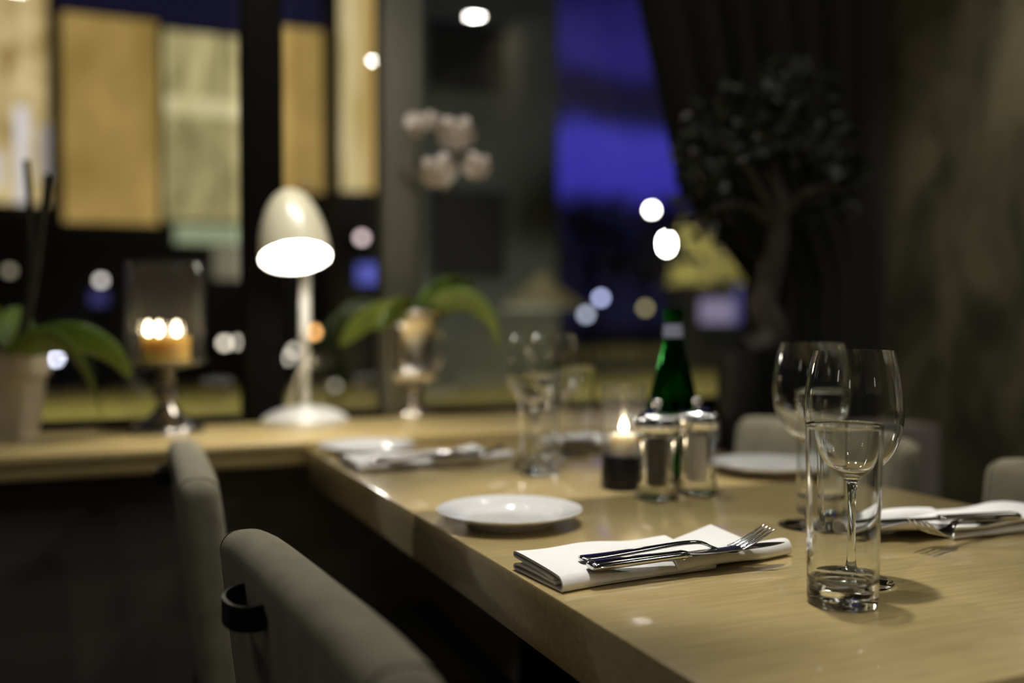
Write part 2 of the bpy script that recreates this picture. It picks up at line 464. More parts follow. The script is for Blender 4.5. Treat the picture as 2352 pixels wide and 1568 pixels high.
M['added_sconce'] = emit('sconce_shade_glow', (1, .93, .80), 3)
def added_sconce(x, y, rz, label):
    # added unseen half-drum lamp, gives the glass reflections; local +x points into the room
    t = thing('added_wall_lamp', label, 'added wall lamp', (x, y, 1.62), rz)
    MB().add(box(.0, .012, -.05, .05, -.04, .10, .003)).build('back_plate', M['trim'], t)
    MB().add(tube([(.010, 0, .03), (.075, 0, .03)], .008, 8)).build('bracket', M['trim'], t)
    MB().add(lathe([(.0001, -.11), (.070, -.11), (.056, .14), (.0001, .14)], 32, .095, 0, .03)).build('lamp_shade', M['added_sconce'], t)
added_sconce(UL, .35, 0, 'added unseen wall lamp on the left wall level with the near chair')
added_sconce(UL, -1.2, 0, 'added unseen wall lamp on the left wall behind the camera')
added_sconce(1.17, VB, pi / 2, 'added unseen wall lamp on the back wall')
added_sconce(UR, 1.38, pi, 'added unseen wall lamp on the wallpapered wall past the right edge')

# ================================================================== TABLES
def table(label, v0, v1, group):
    cx, cy = (.384 + 1.085) / 2, (v0 + v1) / 2
    t = thing('dining_table', label, 'table', (cx, cy, 0), 0, group)
    hx, hy = (1.085 - .384) / 2, (v1 - v0) / 2
    MB().add(box(-hx, hx, -hy, hy, TZ - .061, TZ, .0025, 2)).build('tabletop', M['oak'], t)
    MB().add(box(-.04, .04, -.04, .04, .015, TZ - .061, .004)).build('pedestal', M['dark_wood'], t)
    MB().add(box(-.22, .22, -.22, .22, 0, .016, .004)).build('foot_plate', M['dark_wood'], t)
    return t
TG = 'oak tables pushed together'
table('near oak table under the tall tumbler and folded napkins', .497, 1.2205, TG)
table('far oak table that touches the window sill', 1.2235, 1.888, TG)

# ================================================================== CHAIRS
CB_HW, CB_TH, CB_Z0, CB_Z1 = .235, .052, .40, .80
def chair_bend(x, y, z):
    # x across the thickness, y along the width, z measured from the middle of the back
    q = y / CB_HW; h = z / (CB_Z1 - CB_Z0) + .5
    puff = max(0, 1 - q ** 4) * max(0, 1 - (2 * h - 1) ** 4)
    x += (-.003 if x < 0 else .004) * puff
    z -= .012 * abs(q) ** 5 * h
    return Vector((x - .209 - .045 * (h - .5) + .018, y, z + (CB_Z0 + CB_Z1) / 2))
def chair_back():
    # rounded upholstered slab, leaning back a little; local: chair faces +x
    hw, th, z0, z1 = CB_HW, CB_TH, CB_Z0, CB_Z1
    bm = bmesh.new(); bmesh.ops.create_cube(bm, size=1)
    for v in bm.verts:
        v.co = Vector((v.co.x * th, v.co.y * hw * 2, v.co.z * (z1 - z0)))
    bmesh.ops.bevel(bm, geom=bm.edges[:], offset=.0215, segments=5, profile=.5, affect='EDGES')
    for k in range(1, 12):
        y = -hw + 2 * hw * k / 12
        bmesh.ops.bisect_plane(bm, geom=bm.verts[:] + bm.edges[:] + bm.faces[:], plane_co=(0, y, 0), plane_no=(0, 1, 0))
    for k in range(1, 8):
        z = (z1 - z0) * (k / 8 - .5)
        bmesh.ops.bisect_plane(bm, geom=bm.verts[:] + bm.edges[:] + bm.faces[:], plane_co=(0, 0, z), plane_no=(0, 0, 1))
    for v in bm.verts: v.co = chair_bend(*v.co)
    bm.verts.index_update()
    r = ([v.co.copy() for v in bm.verts], [tuple(v.index for v in f.verts) for f in bm.faces]); bm.free(); return r
def make_chair(label, loc, rz, group):
    t = thing('dining_chair', label, 'chair', loc, rz, group)
    b = MB().add(chair_back()).build('backrest', M['fabric'], t, 60)
    # welt along the end panels of the back
    for sy in (-1, 1):
        hz, R, xo = (CB_Z1 - CB_Z0) / 2, .0185, CB_TH / 2 - .0015
        pts = [(-xo, sy * (CB_HW - .0205), -hz + .06 + .02 * k) for k in range(16)]
        pts += [(-xo + R - R * cos(w), sy * (CB_HW - .0205), hz - .0015 - R + R * sin(w)) for w in [pi / 2 * k / 8 for k in range(9)]]
        pts += [(-p[0], p[1], p[2]) for p in pts[::-1]]
        MB().add(tube([chair_bend(*p) for p in pts], .0017, 6)).build('piping', M['piping'], b)
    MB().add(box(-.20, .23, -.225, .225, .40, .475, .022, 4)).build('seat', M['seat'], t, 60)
    for sx, sy in ((-1, -1), (-1, 1), (1, -1), (1, 1)):
        x, y = sx * .18, sy * .185
        MB().add(tube([(x, y, .405), (x + sx * .012, y + sy * .008, .2), (x + sx * .025, y + sy * .015, 0)], [.02, .017, .012], 10)).build('leg', M['dark_wood'], t)
    # bent strap pull on the outer face
    hx = chair_bend(-CB_TH / 2, 0, .15).x
    hp = spline([(hx, .036, .757), (hx - .013, .038, .756), (hx - .022, .052, .755), (hx - .025, .072, .755), (hx - .022, .092, .755), (hx - .013, .106, .756), (hx, .108, .757)], 8)
    N = len(hp); v, f = [], []
    for i, p in enumerate(hp):
        tn = (hp[min(i + 1, N - 1)] - hp[max(i - 1, 0)]).normalized(); nx = Vector((-tn.y, tn.x, 0)).normalized()
        for (a, z) in ((.0018, .0105), (.0018, -.0105), (-.0018, -.0105), (-.0018, .0105)):
            v.append(p + nx * a + Vector((0, 0, z)))
    for i in range(N - 1):
        for k in range(4):
            k2 = (k + 1) % 4; f.append((i * 4 + k, i * 4 + k2, (i + 1) * 4 + k2, (i + 1) * 4 + k))
    f += [(3, 2, 1, 0), tuple((N - 1) * 4 + k for k in range(4))]
    hd = MB().add((v, f)).build('pull_handle', M['black_pull'], t, 30)
    for sy in (-1, 1):
        MB().add(tube([(hx + .004, .072 + sy * .040, .756), (hx - .004, .072 + sy * .040, .756)], .007, 14)).build('rivet', M['black_pull'], hd)
    return t
CG = 'beige upholstered dining chairs'
ch = make_chair('beige chair closest in view, its black pull handle in plain sight', (.370, .80, 0), radians(4.0), CG)
dup(ch, (.353, 1.54, 0), radians(-2.5), 'beige chair on the left nearer the window, in line with the hurricane lantern', CG)
dup(ch, (1.235 - .195 + .008, 1.48, 0), pi, 'beige chair across the table behind the paired wine glasses', CG)
dup(ch, (1.215 - .195 + .005, .84, 0), pi, 'beige chair across the table cut off by the right edge', CG)

# ================================================================== TABLEWARE
def place(x, y, z=TZ): return at_z(x, y, z)
# --- tumblers
def make_tumbler(label, loc, group, rz=0):
    o_ = smooth_prof([(.026, 0), (.0288, .001), (.0302, .004), (.0303, .02), (.0308, .06), (.0318, .11), (.0329, .1545), (.0328, .1557)], 4)
    i_ = smooth_prof([(.0318, .1557), (.0312, .154), (.0299, .11), (.0289, .06), (.0282, .03), (.0268, .0225), (.020, .0195), (.008, .0185), (0, .0183)], 4)
    t = thing('water_tumbler', label, 'glass', loc, rz, group)
    MB().add(lathe([(0, .0015), (.018, .0012), (.022, .0004)] + o_ + i_, 72)).build('tumbler_glass', M['glass'], t, 60)
    return t
TUG = 'tall water tumblers'
tum = make_tumbler('tall clear tumbler closest in view with thick bluish base', place(1935, 1385), TUG)
dup(tum, place(1886, 1177), 1, 'tall tumbler directly behind the two large wine glasses', TUG)
dup(tum, place(1238, 1088), 2, 'tall tumbler just in front of the left-hand wine glass, beyond the nearest plate', TUG)
dup(tum, place(1327, 1036), 3, 'tall tumbler farthest away, left of the candle holder', TUG)
# --- wine glasses
def make_wine(label, loc, group):
    o_ = smooth_prof([(.0375, .0002), (.0378, .0010), (.036, .0022), (.022, .0040), (.010, .0075), (.0055, .016), (.0042, .035), (.0040, .06), (.0046, .085),
                      (.0075, .0965), (.018, .1045), (.031, .1165), (.0400, .132), (.0445, .150), (.0452, .166), (.0436, .186), (.0403, .205), (.0364, .2195)], 4)
    i_ = smooth_prof([(.0356, .2195), (.0395, .205), (.0428, .186), (.0444, .166), (.0437, .150), (.0392, .1325), (.0302, .1175), (.0175, .1062), (.007, .1018), (0, .1010)], 4)
    t = thing('wine_glass', label, 'wine glass', loc, 0, group)
    MB().add(lathe([(0, .0008)] + o_ + i_, 72)).build('wine_glass_body', M['glass'], t, 60)
    return t
WG = 'large stemmed wine glasses'
wg = make_wine('large stemmed wine glass closest in view, right behind the tall tumbler', place(1957, 1335), WG)
dup(wg, place(1862, 1208), 0, 'large wine glass overlapped by the closest wine glass', WG)
dup(wg, place(1226, 1069), 0, 'large wine glass right behind the left-hand tumbler, beside the far napkin', WG)
dup(wg, place(1272, 1047), 0, 'large wine glass farthest from view, partly behind another glass', WG)
# --- plates
def make_plate(label, loc, group):
    p = smooth_prof([(0, .003), (.046, .003), (.050, .0015), (.0525, .0), (.0545, .0008), (.056, .004), (.066, .0085), (.078, .0125), (.0875, .0165), (.0883, .0177), (.0875, .0187),
                     (.078, .0156), (.066, .0122), (.0595, .0092), (.055, .0068), (.047, .0062), (0, .0062)], 4)
    t = thing('side_plate', label, 'plate', loc, 0, group)
    MB().add(lathe(p, 96)).build('plate_body', M['porcelain'], t, 60)
    return t
PG = 'round white side plates'
pl = make_plate('round white side plate closest in view, beside the left table edge', place(1170, 1201), PG)
dup(pl, place(843, 1042), 0, 'round white side plate near the window sill, left corner of table', PG)
dup(pl, place(1762, 1086), 0, 'round white side plate across the table behind the mills', PG)
# --- napkins
def napkin_mesh():
    # local: length along +x (0 .. .285), width along +y (0 .. .095), lying on z = 0
    prof = [(.012, .0062), (.05, .0072), (.086, .0072), (.0935, .0052), (.0945, .0034), (.088, .0012), (.05, .0010), (.006, .0010), (.0005, .0030), (-.0008, .0070), (.0030, .0122),
            (.012, .0142), (.05, .0160), (.084, .0178), (.0925, .0178), (.0945, .0160), (.090, .0138), (.05, .0112), (.016, .0092)]
    P = spline([(0, a, b) for a, b in prof], 5)
    mb = MB(); th = .00115; nx = 22
    def sweep(pts, x0, x1, fun, nx=nx):
        N = len(pts); v, f = [], []
        nor = []
        for i in range(N):
            t = pts[min(i + 1, N - 1)] - pts[max(i - 1, 0)]
            nor.append(Vector((0, -t.z, t.y)).normalized())
        for s in (1, -1):
            for j in range(nx + 1):
                x = x0 + (x1 - x0) * j / nx
                for i in range(N):
                    q = pts[i] + nor[i] * (th * s)
                    v.append(fun(Vector((x, q.y, q.z))))
        h = (nx + 1) * N
        for j in range(nx):
            for i in range(N - 1):
                a, b, c, d = j * N + i, j * N + i + 1, (j + 1) * N + i + 1, (j + 1) * N + i
                f.append((a, b, c, d)); f.append((h + a, h + d, h + c, h + b))
        bd = list(range(N)) + [j * N + N - 1 for j in range(1, nx + 1)] + [nx * N + i for i in range(N - 2, -1, -1)] + [j * N for j in range(nx - 1, 0, -1)]
        for k in range(len(bd)):
            a, b = bd[k], bd[(k + 1) % len(bd)]
            f.append((a, h + a, h + b, b))
        return v, f
    def thick(p):
        k = p.x / .178
        sag = 1 - .30 * max(0, k - .15) + .10 * max(0, k - .7)
        z = p.z * sag + .0012 * sin(p.x * 60 + p.y * 30) * (p.z / .018)
        y = p.y + .004 * sin(p.x * 22) + .006 * k * k
        x = p.x + .006 * (p.y / .095) * (p.x / .178)
        return Vector((x, y, max(z, th)))
    mb.add(sweep(P, 0, .178, thick))
    # loose lower half running on to the right: flat cloth, a rolled front hem, the back corner lifted
    low = [(.090, .0016), (.06, .0014), (.03, .0014), (.010, .0014), (.0022, .0045), (.0020, .0105), (.0075, .0155), (.016, .0158), (.023, .0118), (.025, .0065)]
    L = spline([(0, a, b) for a, b in low], 5)
    def loose(p):
        k = (p.x - .13) / .155
        b = p.y / .09
        z = p.z + .022 * max(0, k - .2) * max(0, b - .28) * 1.6 + .0035 * max(0, sin(k * 4.2)) * (1 - b)
        y = p.y + .010 * k * (1 - b) - .004 * sin(k * pi) * (1 - b)
        x = p.x - .048 * k * max(0, b - .1) * 1.0
        return Vector((x, y, z))
    mb.add(sweep(L, .13, .285, loose))
    return mb
def napkin(label, loc, rz, group, first=[None]):
    if first[0] is None:
        t = thing('linen_napkin', label, 'napkin', loc, rz, group)
        napkin_mesh().build('folded_cloth', M['linen'], t, 70)
        # stitched hem that crosses the top fold
        first[0] = t
        return t
    return dup(first[0], loc, rz, label, group)
NG = 'folded white napkins with cutlery'
napkin('folded white napkin closest in view, left of the tall tumbler', at_z(1291, 1363, TZ), radians(4.3), NG)
nr = at_z(2352, 1150, TZ)
napkin('folded white napkin cut off by the right edge', Vector((1.078, .925, TZ)), radians(180), NG)
napkin('folded white napkin in front of the window-side plate', at_z(823, 1088, TZ), radians(4), NG)
napkin('folded white napkin far across the table, mostly behind the mills', Vector((1.078, 1.755, TZ)), radians(183), NG)
# --- cutlery: local +x runs from handle end to tip
def strip(samples, m, name, parent):
    # samples: (x, half width, z, thickness); rounded cross-section
    v, f = [], []; seg = 12
    for x, w, z, th in samples:
        for k in range(seg):
            a = 2 * pi * k / seg
            cx, cz = cos(a), sin(a)
            cx = math.copysign(abs(cx) ** .8, cx)
            v.append((x, w * cx, z + th / 2 * cz))
    n = len(samples)
    for i in range(n - 1):
        for k in range(seg):
            k2 = (k + 1) % seg
            f.append((i * seg + k, i * seg + k2, (i + 1) * seg + k2, (i + 1) * seg + k))
    f += [tuple(range(seg - 1, -1, -1)), tuple((n - 1) * seg + k for k in range(seg))]
    return v, f
def interp(tab, n):
    P = spline([(a, b, c) for a, b, c, d in tab], n); Q = spline([(a, d, 0) for a, b, c, d in tab], n)
    return [(p.x, max(p.y, .0002), p.z, max(q.y, .0004)) for p, q in zip(P, Q)]
def make_fork(label, loc, rz, group):
    t = thing('dinner_fork', label, 'fork', loc, rz, group)
    h = interp([(0, .0035, .0035, .003), (.003, .0080, .0035, .0045), (.020, .0085, .0040, .0050), (.06, .0062, .0075, .0045), (.10, .0046, .0115, .0040), (.122, .0040, .0120, .0038), (.132, .0042, .0095, .0035)], 6)
    MB().add(strip(h, None, '', t)).build('handle', M['steel'], t, 50)
    hd = MB().add(strip(interp([(.131, .0042, .0098, .0035), (.138, .0060, .0066, .0030), (.148, .0115, .0032, .0024), (.157, .0128, .0026, .0022), (.163, .0128, .0040, .0022)], 5), None, '', t))
    for k in range(4):
        y = (k - 1.5) * .0071
        tn = interp([(.160, .0024, .0033, .0022), (.172, .0023, .0075, .0022), (.187, .0020, .0150, .0020), (.198, .0014, .0215, .0016), (.201, .0007, .0232, .0010)], 5)
        hd.add(strip(tn, None, '', t), Matrix.Translation((0, y, 0)))
    hd.build('tine_head', M['steel'], t, 50)
    return t
def make_knife(label, loc, rz, group):
    t = thing('dinner_knife', label, 'knife', loc, rz, group)
    h = interp([(0, .0050, .0048, .004), (.003, .0092, .0048, .0080), (.018, .0098, .0050, .0090), (.06, .0080, .0054, .0085), (.096, .0070, .0058, .0078), (.103, .0075, .0058, .0080), (.107, .0062, .0058, .0060)], 6)
    MB().add(strip(h, None, '', t)).build('handle', M['steel'], t, 50)
    b = interp([(.105, .0050, .0058, .0040), (.118, .0075, .0058, .0026), (.15, .0092, .0060, .0020), (.19, .0088, .0064, .0018), (.212, .0055, .0066, .0014), (.224, .0008, .0066, .0008)], 6)
    MB().add(strip(b, None, '', t)).build('blade', M['blade'], t, 50)
    return t
FG, KG = 'dinner forks on napkins', 'dinner knives on napkins'
def aimed(p, q): return atan2(q.y - p.y, q.x - p.x)
zf = TZ + .0165
p0, p1 = at_z(1331, 1290, zf), at_z(1700, 1216, zf + .022)
fk = make_fork('steel fork closest in view, tines raised over the napkin', (p0.x, p0.y, zf), aimed(p0, p1), FG)
zk = TZ + .0155
p0, p1 = at_z(1353, 1304, zk + .003), at_z(1768, 1250, zk + .006)
kn = make_knife('steel knife closest in view, lying along the folded napkin', (p0.x, p0.y, zk), aimed(p0, p1), KG)
p0, p1 = at_z(2338, 1184, zk + .004), at_z(2010, 1198, zk + .006)
dup(kn, (p0.x, p0.y, zk), aimed(p0, p1), 'dark-looking knife on the napkin at the right edge', KG)
p0, p1 = at_z(2290, 1190, zf - .002), at_z(2052, 1190, zf + .016)
dup(fk, (p0.x + .02, p0.y - .005, zf - .0035), aimed(p0, p1) + radians(7), 'fork tilted on the napkin at the right edge', FG)
p0, p1 = at_z(850, 1063, zk + .003), at_z(1060, 1042, zk + .004)
dup(kn, (p0.x, p0.y, zk), aimed(p0, p1), 'blurred knife on the napkin by the window-side plate', KG)
p0, p1 = at_z(880, 1058, zf), at_z(1086, 1022, zf + .022)
dup(fk, (p0.x, p0.y + .006, zf), aimed(p0, p1), 'blurred fork on the napkin by the window-side plate', FG)
# --- pepper and salt mills
def make_mill(label, loc, fill, name, rz=0):
    t = thing('spice_mill', label, 'mill', loc, rz, 'clear acrylic spice mills')
    o_ = smooth_prof([(.0265, .0), (.0285, .003), (.0285, .010), (.0270, .018), (.0240, .030), (.0225, .045), (.0235, .060), (.0262, .074), (.0275, .082), (.0262, .088)], 4)
    MB().add(lathe([(0, .0005)] + o_ + [(.0150, .088), (.0150, .020), (0, .0185)], 48)).build('body', M['acrylic'], t, 50)
    MB().add(lathe([(0, .0195), (.0142, .0195), (.0142, .080), (.0120, .083), (0, .084)], 32)).build(name, M[fill], t, 50)
    MB().add(lathe([(0, .0885), (.0240, .0885), (.0240, .0925), (0, .0925)], 48)).build('collar', M['chrome'], t)
    c_ = smooth_prof([(.0255, .0928), (.0285, .095), (.0305, .102), (.0300, .109), (.0255, .116), (.0160, .1205), (.0060, .1215)], 4)
    hv, hf = lathe([(0, .0928)] + c_ + [(0, .1217)], 96)
    hv = [(x * (1 + .035 * cos(16 * atan2(y, x))), y * (1 + .035 * cos(16 * atan2(y, x))), z) for x, y, z in hv]
    MB().add((hv, hf)).build('head', M['chrome'], t, 50)
    MB().add(lathe(smooth_prof([(.0001, .1215), (.0055, .1218), (.0045, .1245), (.0055, .128), (.0072, .132), (.0060, .1365), (.0030, .1385), (.0001, .1388)], 3), 24)).build('knob', M['chrome'], t)
    return t
make_mill('clear acrylic mill filled with dark peppercorns', place(1508, 1146), 'pepper', 'peppercorns')
make_mill('clear acrylic mill filled with white salt', place(1600, 1134), 'salt', 'salt')
# --- green bottle
def make_bottle():
    t = thing('water_bottle', 'green glass bottle with pale neck band behind the mills', 'bottle', place(1545, 1106))
    o_ = smooth_prof([(.036, .0), (.0395, .003), (.0405, .010), (.0408, .050), (.0406, .085), (.0385, .110), (.0330, .140), (.0255, .172), (.0180, .200), (.0142, .222), (.0132, .238), (.0130, .246),
                      (.0142, .248), (.0150, .252), (.0150, .258), (.0140, .2625)], 4)
    i_ = smooth_prof([(.0100, .2625), (.0098, .246), (.0112, .222), (.0150, .200), (.0225, .172), (.0300, .140), (.0355, .110), (.0376, .085), (.0378, .050), (.0375, .012), (.030, .008), (0, .012)], 4)
    MB().add(lathe([(0, .006), (.028, .003)] + o_ + i_, 64)).build('glass_body', M['green'], t, 60)
    MB().add(lathe([(.0151, .219), (.0137, .2395), (.0142, .2395), (.0156, .219), (.0151, .219)], 40)).build('neck_band', M['paper'], t)
    return t
make_bottle()
# --- candle holder on the table
def flame(parent, x, y, z, h=.03, r=.0065):
    MB().add(lathe(smooth_prof([(0.0001, 0), (r * .7, h * .12), (r, h * .32), (r * .72, h * .6), (r * .3, h * .85), (0.0001, h)], 5), 16, x, y, z)).build('flame', M['flame'], parent)
def make_candleholder():
    t = thing('candle_holder', 'glass candle holder with black base and lit tealight', 'candle holder', place(1432, 1120))
    MB().add(lathe([(0, 0), (.0310, 0), (.0325, .0015), (.0325, .047), (.0318, .0485), (0, .0485)], 48)).build('base', M['black_gloss'], t)
    MB().add(lathe([(.0322, .049), (.0328, .15), (.0322, .1515), (.0312, .151), (.0306, .049), (.0322, .049)], 48)).build('glass_sleeve', M['sleeve'], t, 60)
    c = MB().add(lathe([(0, .049), (.0195, .049), (.0195, .078), (.018, .079), (.016, .0765), (0, .0762)], 32)).build('tealight', M['wax_white'], t)
    MB().add(tube([(0, 0, .076), (0, 0, .084)], .0008, 6)).build('wick', M['wick'], c)
    flame(c, 0, 0, .082, .022, .0055)
make_candleholder()

# ================================================================== ON THE SILL
# --- desk lamp
def make_lamp():
    b = at_z(701, 966, SZ)
    t = thing('desk_lamp', 'white desk lamp lit on the window sill', 'lamp', b)
    MB().add(lathe(smooth_prof([(.0001, 0), (.090, 0), (.0965, .003), (.0965, .007), (.085, .016), (.060, .027), (.030, .034), (.0001, .0365)], 5), 64)).build('base', M['lamp_white'], t, 50)
    top = at_d(663, 437, 2.17) - b; opn = at_d(679, 592, 2.115) - b
    pole_top = at_d(700, 560, 2.245) - b
    MB().add(tube(spline([(0, 0, .03), (pole_top.x * .5, pole_top.y * .5, .14), (pole_top.x, pole_top.y, .24), tuple(pole_top)], 6), [.0085 if i < 9 else .0125 for i in range(19)], 14)).build('pole', M['lamp_white'], t)
    ax = (top - opn); L = ax.length
    q = ax.to_track_quat('Z', 'Y')
    prof = smooth_prof([(.0755, 0), (.0735, .20 * L), (.0675, .42 * L), (.057, .64 * L), (.0425, .82 * L), (.025, .94 * L), (.010, .99 * L), (.0001, L)], 5)
    inn = [(max(r - .003, .0001), z - .002 if z > .01 else z) for r, z in prof][::-1]
    sh = MB().add(lathe(prof, 64)).build('shade', M['lamp_shade'], t, 60)
    sh.location = opn; sh.rotation_euler = q.to_euler()
    MB().add(lathe(inn, 64)).build('reflector', M['lamp_inside'], sh, 60)
    MB().add(ball((0, 0, .052), .034, 24, 14)).build('bulb', M['bulb'], sh)
    MB().add(lathe([(.014, .085), (.014, .8 * L), (.0001, .8 * L)], 20)).build('socket', M['lamp_white'], sh)
    # small pull ring by the crown and the cable down to the base
    rc = at_d(706, 432, 2.2) - b
    MB().add(tube([(rc.x + .011 * cos(a), rc.y, rc.z + .016 * sin(a)) for a in [2 * pi * k / 24 for k in range(25)]], .0022, 8)).build('pull_ring', M['silver'], t)
    c0, c1 = at_d(692, 845, 2.25) - b, at_d(662, 920, 2.24) - b
    MB().add(tube(spline([(.0, .0, .16), tuple(c0), tuple((c0 + c1) / 2), (c1.x, c1.y, .034)], 6), .0042, 8)).build('cord', M['cord'], t)
make_lamp()
# --- hurricane lantern
def make_hurricane():
    b = at_z(383, 990, SZ)
    t = thing('hurricane_lantern', 'glass hurricane lantern with lit orange candle on silver foot', 'candle lantern', b)
    foot = smooth_prof([(.0001, 0), (.070, 0), (.074, .004), (.072, .010), (.055, .020), (.036, .034), (.022, .050), (.016, .060), (.024, .068), (.026, .076), (.016, .084), (.012, .096), (.018, .104), (.022, .110), (.016, .118), (.020, .128), (.045, .134), (.074, .140), (.079, .146), (.077, .149), (.0001, .146)], 4)
    MB().add(lathe(foot, 56)).build('foot', M['bronze'], t, 60)
    # the hurricane glass stands in the dish
    MB().add(lathe(smooth_prof([(.0755, .150), (.0775, .20), (.0790, .28), (.0800, .346), (.0798, .349), (.0783, .348), (.0772, .28), (.0757, .20), (.0738, .150), (.0755, .150)], 3), 64)).build('glass_cylinder', M['hurr'], t, 60)
    zc = .1475
    cd = MB().add(lathe(smooth_prof([(.0001, zc), (.047, zc), (.0475, zc + .004), (.0475, zc + .046), (.045, zc + .0495), (.040, zc + .046), (.0001, zc + .045)], 3), 48)).build('candle', M['wax_orange'], t, 50)
    for px, dy in ((336, .0), (368, -.02), (402, -.005)):  # leftmost wick and flame stand in for a reflection in the glass
        w = (px - 376) / F_PX * 2.1
        p = _r * w + Vector((_f.x, _f.y, 0)) * dy
        MB().add(tube([(p.x, p.y, zc + .044), (p.x, p.y, zc + .056)], .0009, 6)).build('wick', M['wick'], cd)
        flame(cd, p.x, p.y, zc + .053, .030, .0052)
make_hurricane()
# --- orchids
def flower(parent, p, r, ang):
    fwd = (CAM - p).normalized(); fwd = (fwd + Vector((0, 0, -.12))).normalized()
    a = fwd.cross(Vector((0, 0, 1))).normalized(); b = a.cross(fwd).normalized() * -1
    base = p - parent.location
    mb = MB()
    for k, (w, ln) in enumerate(((.36, 1), (.62, .95), (.36, .95), (.36, .95), (.62, .95))):
        th = ang + 2 * pi * k / 5
        d = (a * cos(th) + b * sin(th)); sd = d.cross(fwd)
        pts = [base + fwd * .002 * k, base + d * (r * .5 * ln) + fwd * (.12 * r), base + d * (r * ln) - fwd * (.05 * r)]
        mb.add(ribbon([tuple(q) for q in pts], lambda s, w=w: r * w * (sin(pi * min(1, s * .86 + .10)) ** .8) + .0003, sd, .0008, 5, .06, 6))
    fl = mb.build('flower', M['petal'], parent, 70)
    MB().add(ball(tuple(base + fwd * .008), r * .17, 12, 8)).build('lip', M['lip'], fl)
LEAF_SIDE = Vector((0, 0, 1)) * .80 - Vector((_f.x, _f.y, 0)) * .60
def leaf(parent, pts, w, side=None, m='leaf'):
    side = LEAF_SIDE if side is None else side
    P = [tuple(Vector(p) - parent.location) for p in pts]
    return MB().add(ribbon(P, lambda s: w * sin(pi * min(1, .08 + .92 * s)) ** .65 + .0006, side, .0016, 8, .25, 8)).build('leaf', M[m], parent, 70)
def make_left_orchid():
    b = at_z(18, 1000, SZ)
    t = thing('potted_orchid', 'orchid with drooping leaves in a grey pot on the left end of the sill', 'potted plant', b)
    MB().add(lathe(smooth_prof([(.0001, 0), (.054, 0), (.057, .004), (.066, .07), (.073, .122), (.0790, .124), (.0805, .128), (.0810, .163), (.0795, .165), (.0755, .165), (.074, .150), (.0001, .149)], 3), 56)).build('pot', M['pot_grey'], t, 40)
    MB().add(lathe([(0, .1495), (.073, .1495), (.060, .157), (0, .160)], 32)).build('soil', M['soil'], t)
    D = 1.95
    leaf(t, [at_d(30, 812, D), at_d(95, 790, D - .02), at_d(180, 783, D - .03), at_d(250, 815, D - .01), at_d(298, 868, D + .02)], .036)
    leaf(t, [at_d(20, 810, D - .02), at_d(85, 778, D - .06), at_d(150, 800, D - .07), at_d(205, 880, D - .05), at_d(236, 965, D - .03)], .022, None, 'leaf')
    leaf(t, [at_d(10, 810, D - .02), at_d(-20, 745, D - .08), at_d(-60, 730, D - .12), at_d(-110, 780, D - .14)], .032)
    leaf(t, [at_d(10, 808, D), at_d(20, 760, D + .06), at_d(50, 735, D + .12), at_d(80, 760, D + .17)], .030)
    for a in ([(40, 808), (70, 640), (68, 480), (60, 368)], [(50, 808), (80, 640), (98, 500), (108, 400)]):
        MB().add(tube(spline([tuple(at_d(x, y, D) - b) for x, y in a], 6), .0062, 8)).build('stem', M['stem'], t)
make_left_orchid()
def make_urn_orchid():
    b = at_z(950, 953, SZ)
    t = thing('orchid_urn', 'blooming pale orchid planted in a silver handled urn', 'potted plant', b)
    pr = smooth_prof([(.0001, 0), (.048, 0), (.049, .010), (.041, .015), (.027, .024), (.014, .036), (.012, .050), (.020, .058), (.014, .066), (.024, .076), (.046, .088), (.055, .100), (.054, .110), (.048, .116), (.046, .14), (.048, .18), (.056, .215), (.072, .236), (.088, .246), (.090, .251), (.085, .253), (.066, .243), (.046, .215), (.0001, .205)], 4)
    u = MB().add(lathe(pr, 64)).build('urn', M['silver'], t, 60)
    # gadroons round the bowl
    MBg = MB()
    for k in range(20):
        a = 2 * pi * k / 20
        MBg.add(tube(spline([(.030 * cos(a), .030 * sin(a), .078), (.050 * cos(a), .050 * sin(a), .092), (.0555 * cos(a), .0555 * sin(a), .106)], 4), [.004, .0045, .005, .0055, .006, .006, .0055, .005, .0045], 8))
    MBg.build('gadroon_band', M['silver'], u, 60)
    for s in (-1, 1):
        d = _r * s
        MB().add(tube(spline([tuple(d * .047 + Vector((0, 0, .118))), tuple(d * .060 + Vector((0, 0, .122))), tuple(d * .070 + Vector((0, 0, .150))), tuple(d * .072 + Vector((0, 0, .185))), tuple(d * .058 + Vector((0, 0, .208)))], 6), .0048, 10)).build('handle', M['silver'], t)
    D = 2.37
    leaf(t, [at_d(950, 728, D), at_d(905, 712, D - .03), at_d(845, 726, D - .06), at_d(805, 760, D - .07), at_d(782, 795, D - .07)], .034)
    leaf(t, [at_d(960, 728, D), at_d(1010, 700, D - .03), at_d(1070, 694, D - .05), at_d(1120, 735, D - .05), at_d(1142, 805, D - .03)], .032, None, 'leaf')
    leaf(t, [at_d(955, 728, D), at_d(985, 690, D + .06), at_d(1040, 660, D + .12), at_d(1095, 668, D + .17)], .032, None, 'leaf')
    leaf(t, [at_d(945, 728, D), at_d(925, 705, D - .08), at_d(890, 715, D - .15), at_d(868, 760, D - .19)], .028, None, 'leaf')
    st = [at_d(955, 725, D), at_d(968, 560, D + .01), at_d(962, 400, D), at_d(958, 310, D - .01), at_d(985, 268, D - .02), at_d(1040, 300, D - .03), at_d(1085, 360, D - .03)]
    MB().add(tube(spline([tuple(p - b) for p in st], 8), .0026, 8)).build('stem', M['stem'], t)
    for x, y, r, a in ((955, 286, .031, .4), (990, 278, .026, 1.2), (1048, 306, .048, pi / 2), (1008, 392, .046, pi / 2 + .3), (1094, 380, .036, pi / 2 - .3)):
        flower(t, at_d(x, y, D - .035), r, a)
make_urn_orchid()

